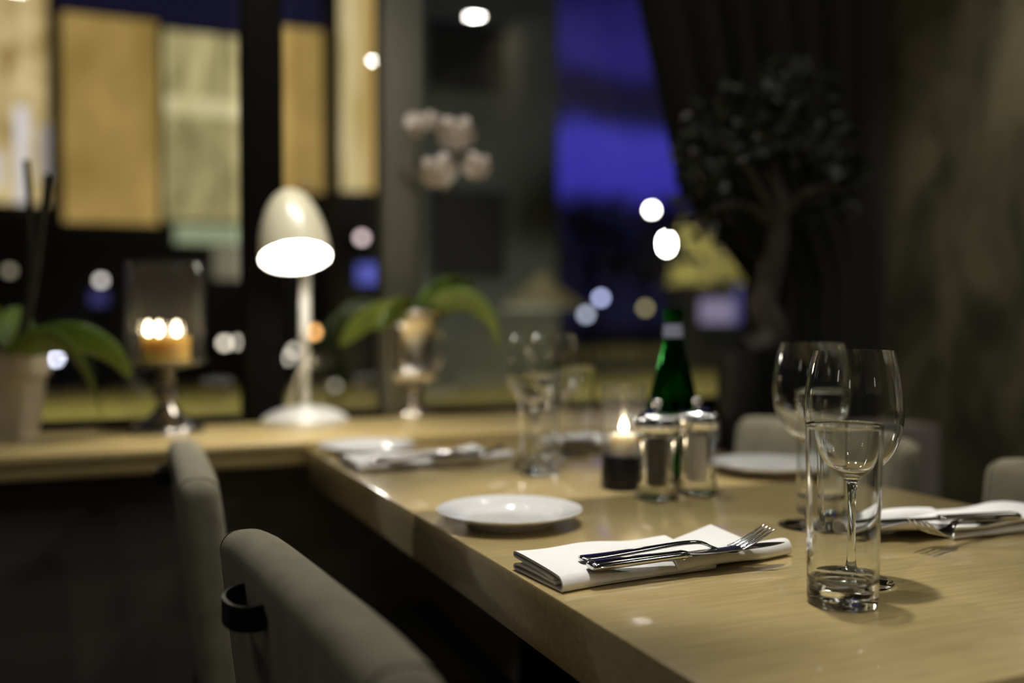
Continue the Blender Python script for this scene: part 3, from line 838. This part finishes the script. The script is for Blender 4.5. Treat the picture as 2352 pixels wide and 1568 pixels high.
# ================================================================== CORNER: CURTAIN AND POTTED TREE
def make_curtain():
    # black drape gathered to the right: its free edge slants from the window head down to the tie
    t = thing('curtain', 'black drape drawn aside at the right of the window', 'curtain', (0, 0, 0))
    v, f = [], []; nu, nz = 120, 24
    top_a, top_b = at_v(1455, -60, 2.20).x, 2.12
    for s in (0, 1):
        for j in range(nz + 1):
            k = j / nz; z = .03 + (CH - .05) * k
            # free edge, read at the heights of the photograph
            y_img = HORIZON - (z - CAM_Z) / 2.75 * F_PX
            xe = 1463 + max(y_img, -400) * .25 if y_img < 480 else min(1583 + (y_img - 480) * 1.2, 1735)
            left = at_v(xe, 500, 2.20).x
            left = min(left, 1.95)
            for i in range(nu + 1):
                q = i / nu
                x = left + (top_b - left) * q
                y = 2.215 + .030 * sin(q * 46) + .012 * sin(q * 17 + 2 * k) + s * .004
                v.append((x, y, z))
    c = nu + 1; h = (nz + 1) * c
    for j in range(nz):
        for i in range(nu):
            a, b, d, e = j * c + i, j * c + i + 1, (j + 1) * c + i + 1, (j + 1) * c + i
            f.append((a, b, d, e)); f.append((h + a, h + e, h + d, h + b))
    bd = list(range(c)) + [j * c + nu for j in range(1, nz + 1)] + [nz * c + i for i in range(nu - 1, -1, -1)] + [j * c for j in range(nz - 1, 0, -1)]
    for i in range(len(bd)):
        a, b = bd[i], bd[(i + 1) % len(bd)]; f.append((a, h + a, h + b, b))
    MB().add((v, f)).build('drape', M['curtain'], t, 70)
    MB().add(tube([(top_a - .2, 2.225, CH - .012), (2.13, 2.225, CH - .012)], .009, 10)).build('rod', M['frame'], t)
make_curtain()
def make_tree():
    D = 2.30
    base = at_d(1712, 1100, D); base.z = 0
    base = Vector((base.x, base.y, 0))
    t = thing('potted_tree', 'small dark tree in a black planter in the corner', 'potted tree', base)
    zt = at_d(1712, 800, D).z
    w = 66 / F_PX * D
    MB().add(lathe([(0, 0), (w * .78, 0), (w * .82, .01), (w, zt - .012), (w, zt), (w - .012, zt), (w - .014, zt - .03), (0, zt - .03)], 40)).build('planter', M['black_pot'], t)
    MB().add(lathe([(0, zt - .030), (w - .016, zt - .030), (0, zt - .015)], 24)).build('soil', M['soil'], t)
    tr = [at_d(x, y, D) - base for x, y in ((1725, 812), (1772, 770), (1752, 700), (1765, 640), (1785, 560), (1790, 470), (1770, 380))]
    trk = MB().add(tube(spline([tuple(p) for p in tr], 6), [.042 - .024 * i / 36 for i in range(37)], 12))
    for tx, ty, dd in ((1660, 330, -.1), (1860, 330, .05), (1720, 250, .1), (1640, 480, -.05), (1900, 430, -.1)):
        trk.add(tube(spline([tuple(at_d(1785, 520, D) - base), tuple((at_d(1785, 520, D) + at_d(tx, ty, D + dd)) / 2 + Vector((0, 0, .03)) - base), tuple(at_d(tx, ty, D + dd) - base)], 5), [.012 - .008 * i / 10 for i in range(11)], 8))
    trk.build('trunk', M['bark'], t, 60)
    mb = MB(); rnd = random.Random(3)
    cl = [(1650, 330), (1720, 260), (1800, 280), (1870, 350), (1690, 420), (1770, 380), (1850, 440), (1640, 480), (1720, 480), (1900, 420), (1620, 400), (1820, 210)]
    for cx, cy in cl:
        c = at_d(cx, cy, D + rnd.uniform(-.12, .12))
        for k in range(75):
            u = Vector((rnd.gauss(0, 1), rnd.gauss(0, 1), rnd.gauss(0, 1))).normalized() * (.10 * rnd.random() ** .4)
            p = c + u
            p.y = min(p.y, 2.13); p.x = min(p.x, UR - .05)
            d = Vector((rnd.gauss(0, 1), rnd.gauss(0, 1) * .6, rnd.gauss(-.2, .7))).normalized()
            sd = d.cross(Vector((rnd.gauss(0, 1), rnd.gauss(0, 1), 1))).normalized()
            L_ = rnd.uniform(.03, .055); wd = L_ * .24
            nn = d.cross(sd).normalized() * (.12 * L_)
            q = [p, p + d * L_ * .45 + sd * wd + nn, p + d * L_, p + d * L_ * .45 - sd * wd + nn, p + d * L_ * .5]
            q = [x - base for x in q]
            mb.add((q, [(0, 1, 4), (1, 2, 4), (2, 3, 4), (3, 0, 4)]))
    mb.build('foliage', M['leaf_dark'], t, 70)
make_tree()

for o in list(COL.objects):
    if o.type == 'MESH' and o.name.split('.')[0] in ('tumbler_glass', 'wine_glass_body', 'body'): o.cycles.is_caustics_caster = True
    if o.type == 'MESH' and o.name.split('.')[0] in ('tabletop', 'salt', 'peppercorns'): o.cycles.is_caustics_receiver = True

# ================================================================== OUTSIDE
GZ = -.20
M['lawn'] = principled('lawn', (.16, .155, .055), .95, noise=.4, nscale=3)
struct('ground', box(-30, 70, 2.37, 90, GZ - .2, GZ), M['lawn'])
M['facade'] = principled('dark_facade', (.03, .028, .026), .9)
M['facade_grey'] = principled('grey_facade', (.16, .17, .15), .9, noise=.15, nscale=.6)
M['win_orange'] = lit_panel('orange_blind_glow', (.29, .19, .048), (.47, .315, .10), 1.0, (1, 1, .7), 1.1)
M['win_pale'] = lit_panel('pale_curtain_glow', (.17, .15, .055), (.74, .64, .31), 1.0, (4, 1, .6), 1.3)
M['brick_glow'] = lit_panel('brick_painted_light', (.34, .22, .065), (.84, .66, .34), 1.0, (2.4, 1, 1.2), 1.5)  # emission puts the light falling on the brick into its colour
M['win_tower'] = lit_panel('amber_curtain_glow', (.46, .33, .10), (.86, .72, .40), 1.0, (4, 1, .4), 1.5)
M['win_white'] = lit_panel('white_window_glow', (.66, .60, .46), (.80, .76, .78), 1.0, (1, 1, .6), 1)
M['win_dimwhite'] = lit_panel('dim_window_glow', (.34, .30, .24), (.42, .38, .36), 1.0, (1, 1, .6), 1)
M['win_band'] = lit_panel('bright_curtain_glow', (.62, .54, .27), (.76, .68, .38), 1.0, (4, 1, 1), 1.2)
M['win_low'] = lit_panel('lower_curtain_glow', (.17, .15, .06), (.52, .45, .21), 1.0, (4, 1, 1.0), 1.3)
M['win_strip'] = lit_panel('amber_strip_glow', (.50, .33, .10), (.60, .43, .16), 1.0, (2, 1, .3), 1)
M['sign_green'] = emit('lit_sign', (.52, .60, .36), .62)
M['sign_cream'] = emit('lit_doorway', (.55, .50, .32), .36)
VB1 = 18.0
def block(name, label, x0, x1, ytop, V, wins, ybot=None, m='facade', depth=1.2, frame=10):
    a, b = at_v(x0, ytop, V), at_v(x1, ytop, V)
    zt = at_v((x0 + x1) / 2, ytop, V).z
    t = thing(name, label, 'building', ((a.x + b.x) / 2, V, GZ))
    hx = (b.x - a.x) / 2
    MB().add(box(-hx, hx, .05, depth, 0, zt - GZ)).build('wall', M[m], t)
    for win in wins:
        wx0, wx1, wy0, wy1, mm, nm = win[:6]; yo = win[6] if len(win) > 6 else 0
        p, q = at_v(wx0, wy1, V), at_v(wx1, wy1, V); zz1 = at_v((wx0 + wx1) / 2, wy0, V).z; zz0 = at_v((wx0 + wx1) / 2, wy1, V).z
        MB().add(box(p.x - t.location.x, q.x - t.location.x, -.02 - yo, .04 - yo, zz0 - GZ, zz1 - GZ)).build(nm, M[mm], t)
    return t
block('building', 'building with a broad orange-lit window above the lantern', 128, 371, 28, VB1, [(146, 366, 40, 512, 'win_orange', 'window')])
block('building', 'building with brick wall, its light painted as glow, at the left edge of the view', -260, 122, -200, VB1 - .6, [(-250, 112, -190, 462, 'brick_glow', 'window'), (36, 68, 246, 468, 'win_white', 'window', .07), (88, 114, 290, 420, 'win_dimwhite', 'window', .07), (-14, 8, 350, 428, 'win_white', 'window', .07)], m='facade')  # first panel is brick with painted light, not a window
block('building', 'lower building with pale lit curtains left of the black post', 371, 598, 70, VB1 + .4,
      [(378, 590, 80, 226, 'win_pale', 'window'), (378, 590, 227, 268, 'win_band', 'window'), (378, 590, 269, 508, 'win_low', 'window'), (402, 552, 517, 560, 'sign_green', 'sign'), (492, 568, 566, 640, 'sign_cream', 'doorway')])
block('building', 'building with amber window right of the black post', 602, 772, 58, VB1 + .4, [(640, 742, 66, 440, 'win_orange', 'window'), (743, 768, 66, 440, 'win_strip', 'window')])
block('building', 'tall amber-lit building beside the grey window post', 776, 891, -300, VB1 - 1.6, [(783, 831, -290, 438, 'win_tower', 'window'), (832, 887, -290, 438, 'win_strip', 'window')])
block('building', 'unlit grey building filling the middle window pane', 893, 1286, -420, 15.3, [(985, 1160, 440, 640, 'facade', 'window'), (985, 1160, 60, 210, 'facade', 'window')], m='facade_grey', depth=.9)

def lawn_light(px, py, h, watt, col=(1, .86, .42)):
    p = at_z(px, py, GZ); d = bpy.data.lights.new('garden_light', 'SPOT'); d.energy = watt; d.color = col
    d.spot_size = radians(120); d.spot_blend = 1; d.shadow_soft_size = .3
    o = bpy.data.objects.new('garden_light', d); COL.objects.link(o); o.location = (p.x, p.y, GZ + h)
lawn_light(180, 945, 3, 420)
lawn_light(420, 955, 3, 170)
lawn_light(1470, 905, 3, 500)
lawn_light(1640, 870, 3, 250)
lawn_light(1400, 812, 5, 300)
lawn_light(1600, 800, 5, 300)
lawn_light(1290, 952, 5, 230)  # added with no visible fixture, brightens the parasol canopy
lawn_light(800, 905, 3, 160)

d_ = bpy.data.lights.new('added_facade_fill', 'SPOT'); d_.energy = 260; d_.spot_size = radians(110); d_.spot_blend = 1; d_.shadow_soft_size = .2; d_.color = (.95, 1, .92)  # added uplight without a visible source, lifts the grey facade
o_ = bpy.data.objects.new('added_facade_fill', d_); COL.objects.link(o_); o_.location = (4.3, 10.5, .4)
o_.rotation_euler = (Vector((6.0, 15.3, 3.6)) - o_.location).to_track_quat('-Z', 'Y').to_euler()
def street_lamp(px, py, D, r, col, s, label, sz=1.0, name='street_lamp', cat='street lamp', post=True):
    r *= .72; s *= 1.5
    p = at_d(px, py, D)
    t = thing(name, label, cat, (p.x, p.y, GZ))
    z = p.z - GZ
    m_ = emit(name + '_glow', col, s)
    MB().add(ball((0, 0, z), r, 20, 12, sz)).build('globe', m_, t)
    if post:
        MB().add(tube([(0, 0, 0), (0, 0, max(.05, z - r * sz + .01))], .035, 8)).build('post', M['frame'], t)
        if z > 1.2: MB().add(lathe([(0, z + r * sz - .01), (r * .5, z + r * sz - .005), (0, z + r * sz + .05)], 16)).build('cap', M['frame'], t)
WHT, BLU, WRM = (1, .98, .93), (.55, .60, 1), (.9, .82, .66)
street_lamp(1497, 482, 26, .11, WHT, 34, 'white street lamp highest above the green bottle')
street_lamp(1531, 560, 24, .13, WHT, 60, 'long bright street lamp just above the green bottle', 1.9)
street_lamp(1380, 684, 26, .12, BLU, 5, 'bluish garden lamp right of the parasol')
street_lamp(1346, 722, 22, .12, (.62, .68, .85), 2.6, 'small bluish garden lamp low beside the parasol')
street_lamp(1482, 707, 26, .12, (.55, .48, .24), 2.2, 'dim olive garden lamp left of the bottle neck')
street_lamp(831, 546, 16, .09, (.75, .58, .60), 3.4, 'pinkish lamp right of the desk lamp shade')
street_lamp(942, 572, 13, .08, (.5, .42, .36), .45, 'faint lamp behind the grey window post')
street_lamp(720, 763, 16, .085, (1, .50, .16), 4.8, 'orange lamp behind the desk lamp pole')
street_lamp(516, 788, 16, .08, WRM, 4, 'brighter lamp of the pair right of the lantern')
street_lamp(546, 786, 16, .075, WRM, 1.7, 'dimmer lamp of the pair right of the lantern')
street_lamp(676, 805, 16, .075, WRM, 2.3, 'lamp left of the desk lamp pole, upper of two')
street_lamp(662, 822, 15, .07, WRM, 1.6, 'lamp left of the desk lamp pole, lower of two')
street_lamp(770, 886, 12, .05, WRM, 1.1, 'low garden lamp right of the desk lamp base')
street_lamp(232, 644, 16, .08, (.85, .8, .74), 2.8, 'pale lamp left of the lantern glass')
street_lamp(22, 622, 14, .08, (.6, .55, .38), .8, 'faint lamp above the grey pot')
street_lamp(148, 800, 16, .07, (.78, .80, 1), 9, 'white-blue lamp glinting beside the drooping leaf')
street_lamp(128, 824, 15.5, .07, (.78, .80, 1), 8, 'white-blue lamp lower, beside the grey pot rim')
# blue signs and the kiosk
def blue_sign(x0, x1, y0, y1, D, col, s, label):
    c = at_d((x0 + x1) / 2, (y0 + y1) / 2, D); w = (x1 - x0) / F_PX * D / 2; h = (y1 - y0) / F_PX * D / 2
    t = thing('street_sign', label, 'sign', (c.x, c.y, GZ), -YAW)
    z = c.z - GZ
    MB().add(box(-w, w, -.03, .03, z - h, z + h, .02)).build('sign_face', emit('sign_glow', col, s), t)
    MB().add(box(-.04, .04, .031, .09, 0, z + h * .5)).build('post', M['frame'], t)
blue_sign(820, 906, 606, 652, 15, (.18, .20, .85), .65, 'blue lit sign right of the desk lamp pole')
blue_sign(208, 246, 668, 700, 15, (.12, .11, .42), .4, 'small dim blue sign below the pale lamp')
def kiosk():
    D = 22
    c = at_d(1640, 760, D)
    t = thing('kiosk', 'dark kiosk with lilac-lit window beyond the bottle', 'kiosk', (c.x, c.y, GZ), -YAW)
    w = 75 / F_PX * D; zt = at_d(1640, 655, D).z - GZ
    MB().add(box(-w, w, 0, 2, 0, zt)).build('wall', M['facade_grey'], t)
    z1, z0 = at_d(1640, 686, D).z - GZ, at_d(1640, 742, D).z - GZ
    MB().add(box(-.32, .42, -.05, -.005, z0, z1)).build('window', emit('kiosk_window_glow', (.34, .30, .46), .75), t)
    MB().add(box(.47, .56, -.06, -.005, z0, zt)).build('neon_tube', emit('neon_blue_glow', (.20, .18, .60), .5), t)
kiosk()
def shrub(name, label, pts, D, m, rr, cat='tree', trunk=True):
    c = [at_d(x, y, D) for x, y in pts]
    bx, by = sum(p.x for p in c) / len(c), sum(p.y for p in c) / len(c)
    b = Vector((bx, by, GZ))
    t = thing(name, label, cat, b)
    rnd = random.Random(len(label)); mb = MB()
    for p in c:
        for k in range(90):
            u = Vector((rnd.gauss(0, 1), rnd.gauss(0, 1), rnd.gauss(0, 1))).normalized() * (rr * rnd.random() ** .35)
            q0 = p + u - b
            d = Vector((rnd.gauss(0, 1), rnd.gauss(0, 1), rnd.gauss(0, .7))).normalized(); sd = d.cross(Vector((rnd.gauss(0, 1), rnd.gauss(0, 1), rnd.gauss(0, 1)))).normalized()
            L_ = rr * rnd.uniform(.25, .5)
            mb.add(([q0, q0 + d * L_ * .5 + sd * L_ * .25, q0 + d * L_, q0 + d * L_ * .5 - sd * L_ * .25, q0 + d * L_ * .5 + d.cross(sd) * L_ * .1], [(0, 1, 4), (1, 2, 4), (2, 3, 4), (3, 0, 4)]))
    mb.build('foliage', M[m], t, 70)
    if trunk:
        zc = max(p.z for p in c) - GZ
        MB().add(tube([(0, 0, 0), (0, 0, zc * .8)], [.10, .05], 8)).build('trunk', M['bark'], t)
    return t
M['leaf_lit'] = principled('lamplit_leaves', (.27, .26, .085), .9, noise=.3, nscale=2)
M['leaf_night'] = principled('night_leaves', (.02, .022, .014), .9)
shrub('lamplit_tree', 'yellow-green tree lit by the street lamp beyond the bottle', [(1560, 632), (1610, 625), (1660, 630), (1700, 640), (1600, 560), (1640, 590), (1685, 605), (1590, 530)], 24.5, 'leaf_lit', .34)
d_ = bpy.data.lights.new('street_lamp_light', 'SPOT'); d_.energy = 420; d_.color = (1, .88, .5); d_.shadow_soft_size = .2
d_.spot_size = radians(95); d_.spot_blend = .6
o_ = bpy.data.objects.new('street_lamp_light', d_); COL.objects.link(o_); o_.location = at_d(1590, 590, 22.7)
o_.rotation_euler = (at_d(1635, 612, 24.5) - at_d(1590, 590, 22.7)).to_track_quat('-Z', 'Y').to_euler()
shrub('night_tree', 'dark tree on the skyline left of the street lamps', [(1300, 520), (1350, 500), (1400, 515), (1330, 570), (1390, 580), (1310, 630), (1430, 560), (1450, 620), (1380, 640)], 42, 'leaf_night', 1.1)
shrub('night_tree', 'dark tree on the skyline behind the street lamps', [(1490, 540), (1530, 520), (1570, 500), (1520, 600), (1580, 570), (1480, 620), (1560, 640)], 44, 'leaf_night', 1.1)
def parasol():
    D = 13
    b = at_d(1245, 760, D); b.z = GZ
    t = thing('garden_parasol', 'olive garden parasol outside the right window pane', 'parasol', b)
    zt, ze = at_d(1245, 622, D).z - GZ, at_d(1245, 705, D).z - GZ
    R = 105 / F_PX * D
    MB().add(lathe([(.01, zt), (R * .5, zt - (zt - ze) * .55), (R, ze), (R, ze - .02), (R * .5, zt - (zt - ze) * .55 - .03), (.01, zt - .03)], 8)).build('canopy', principled('olive_canvas', (.20, .19, .13), .9), t, 20)
    MB().add(tube([(0, 0, 0), (0, 0, zt)], .025, 8)).build('pole', M['dark_wood'], t)
parasol()
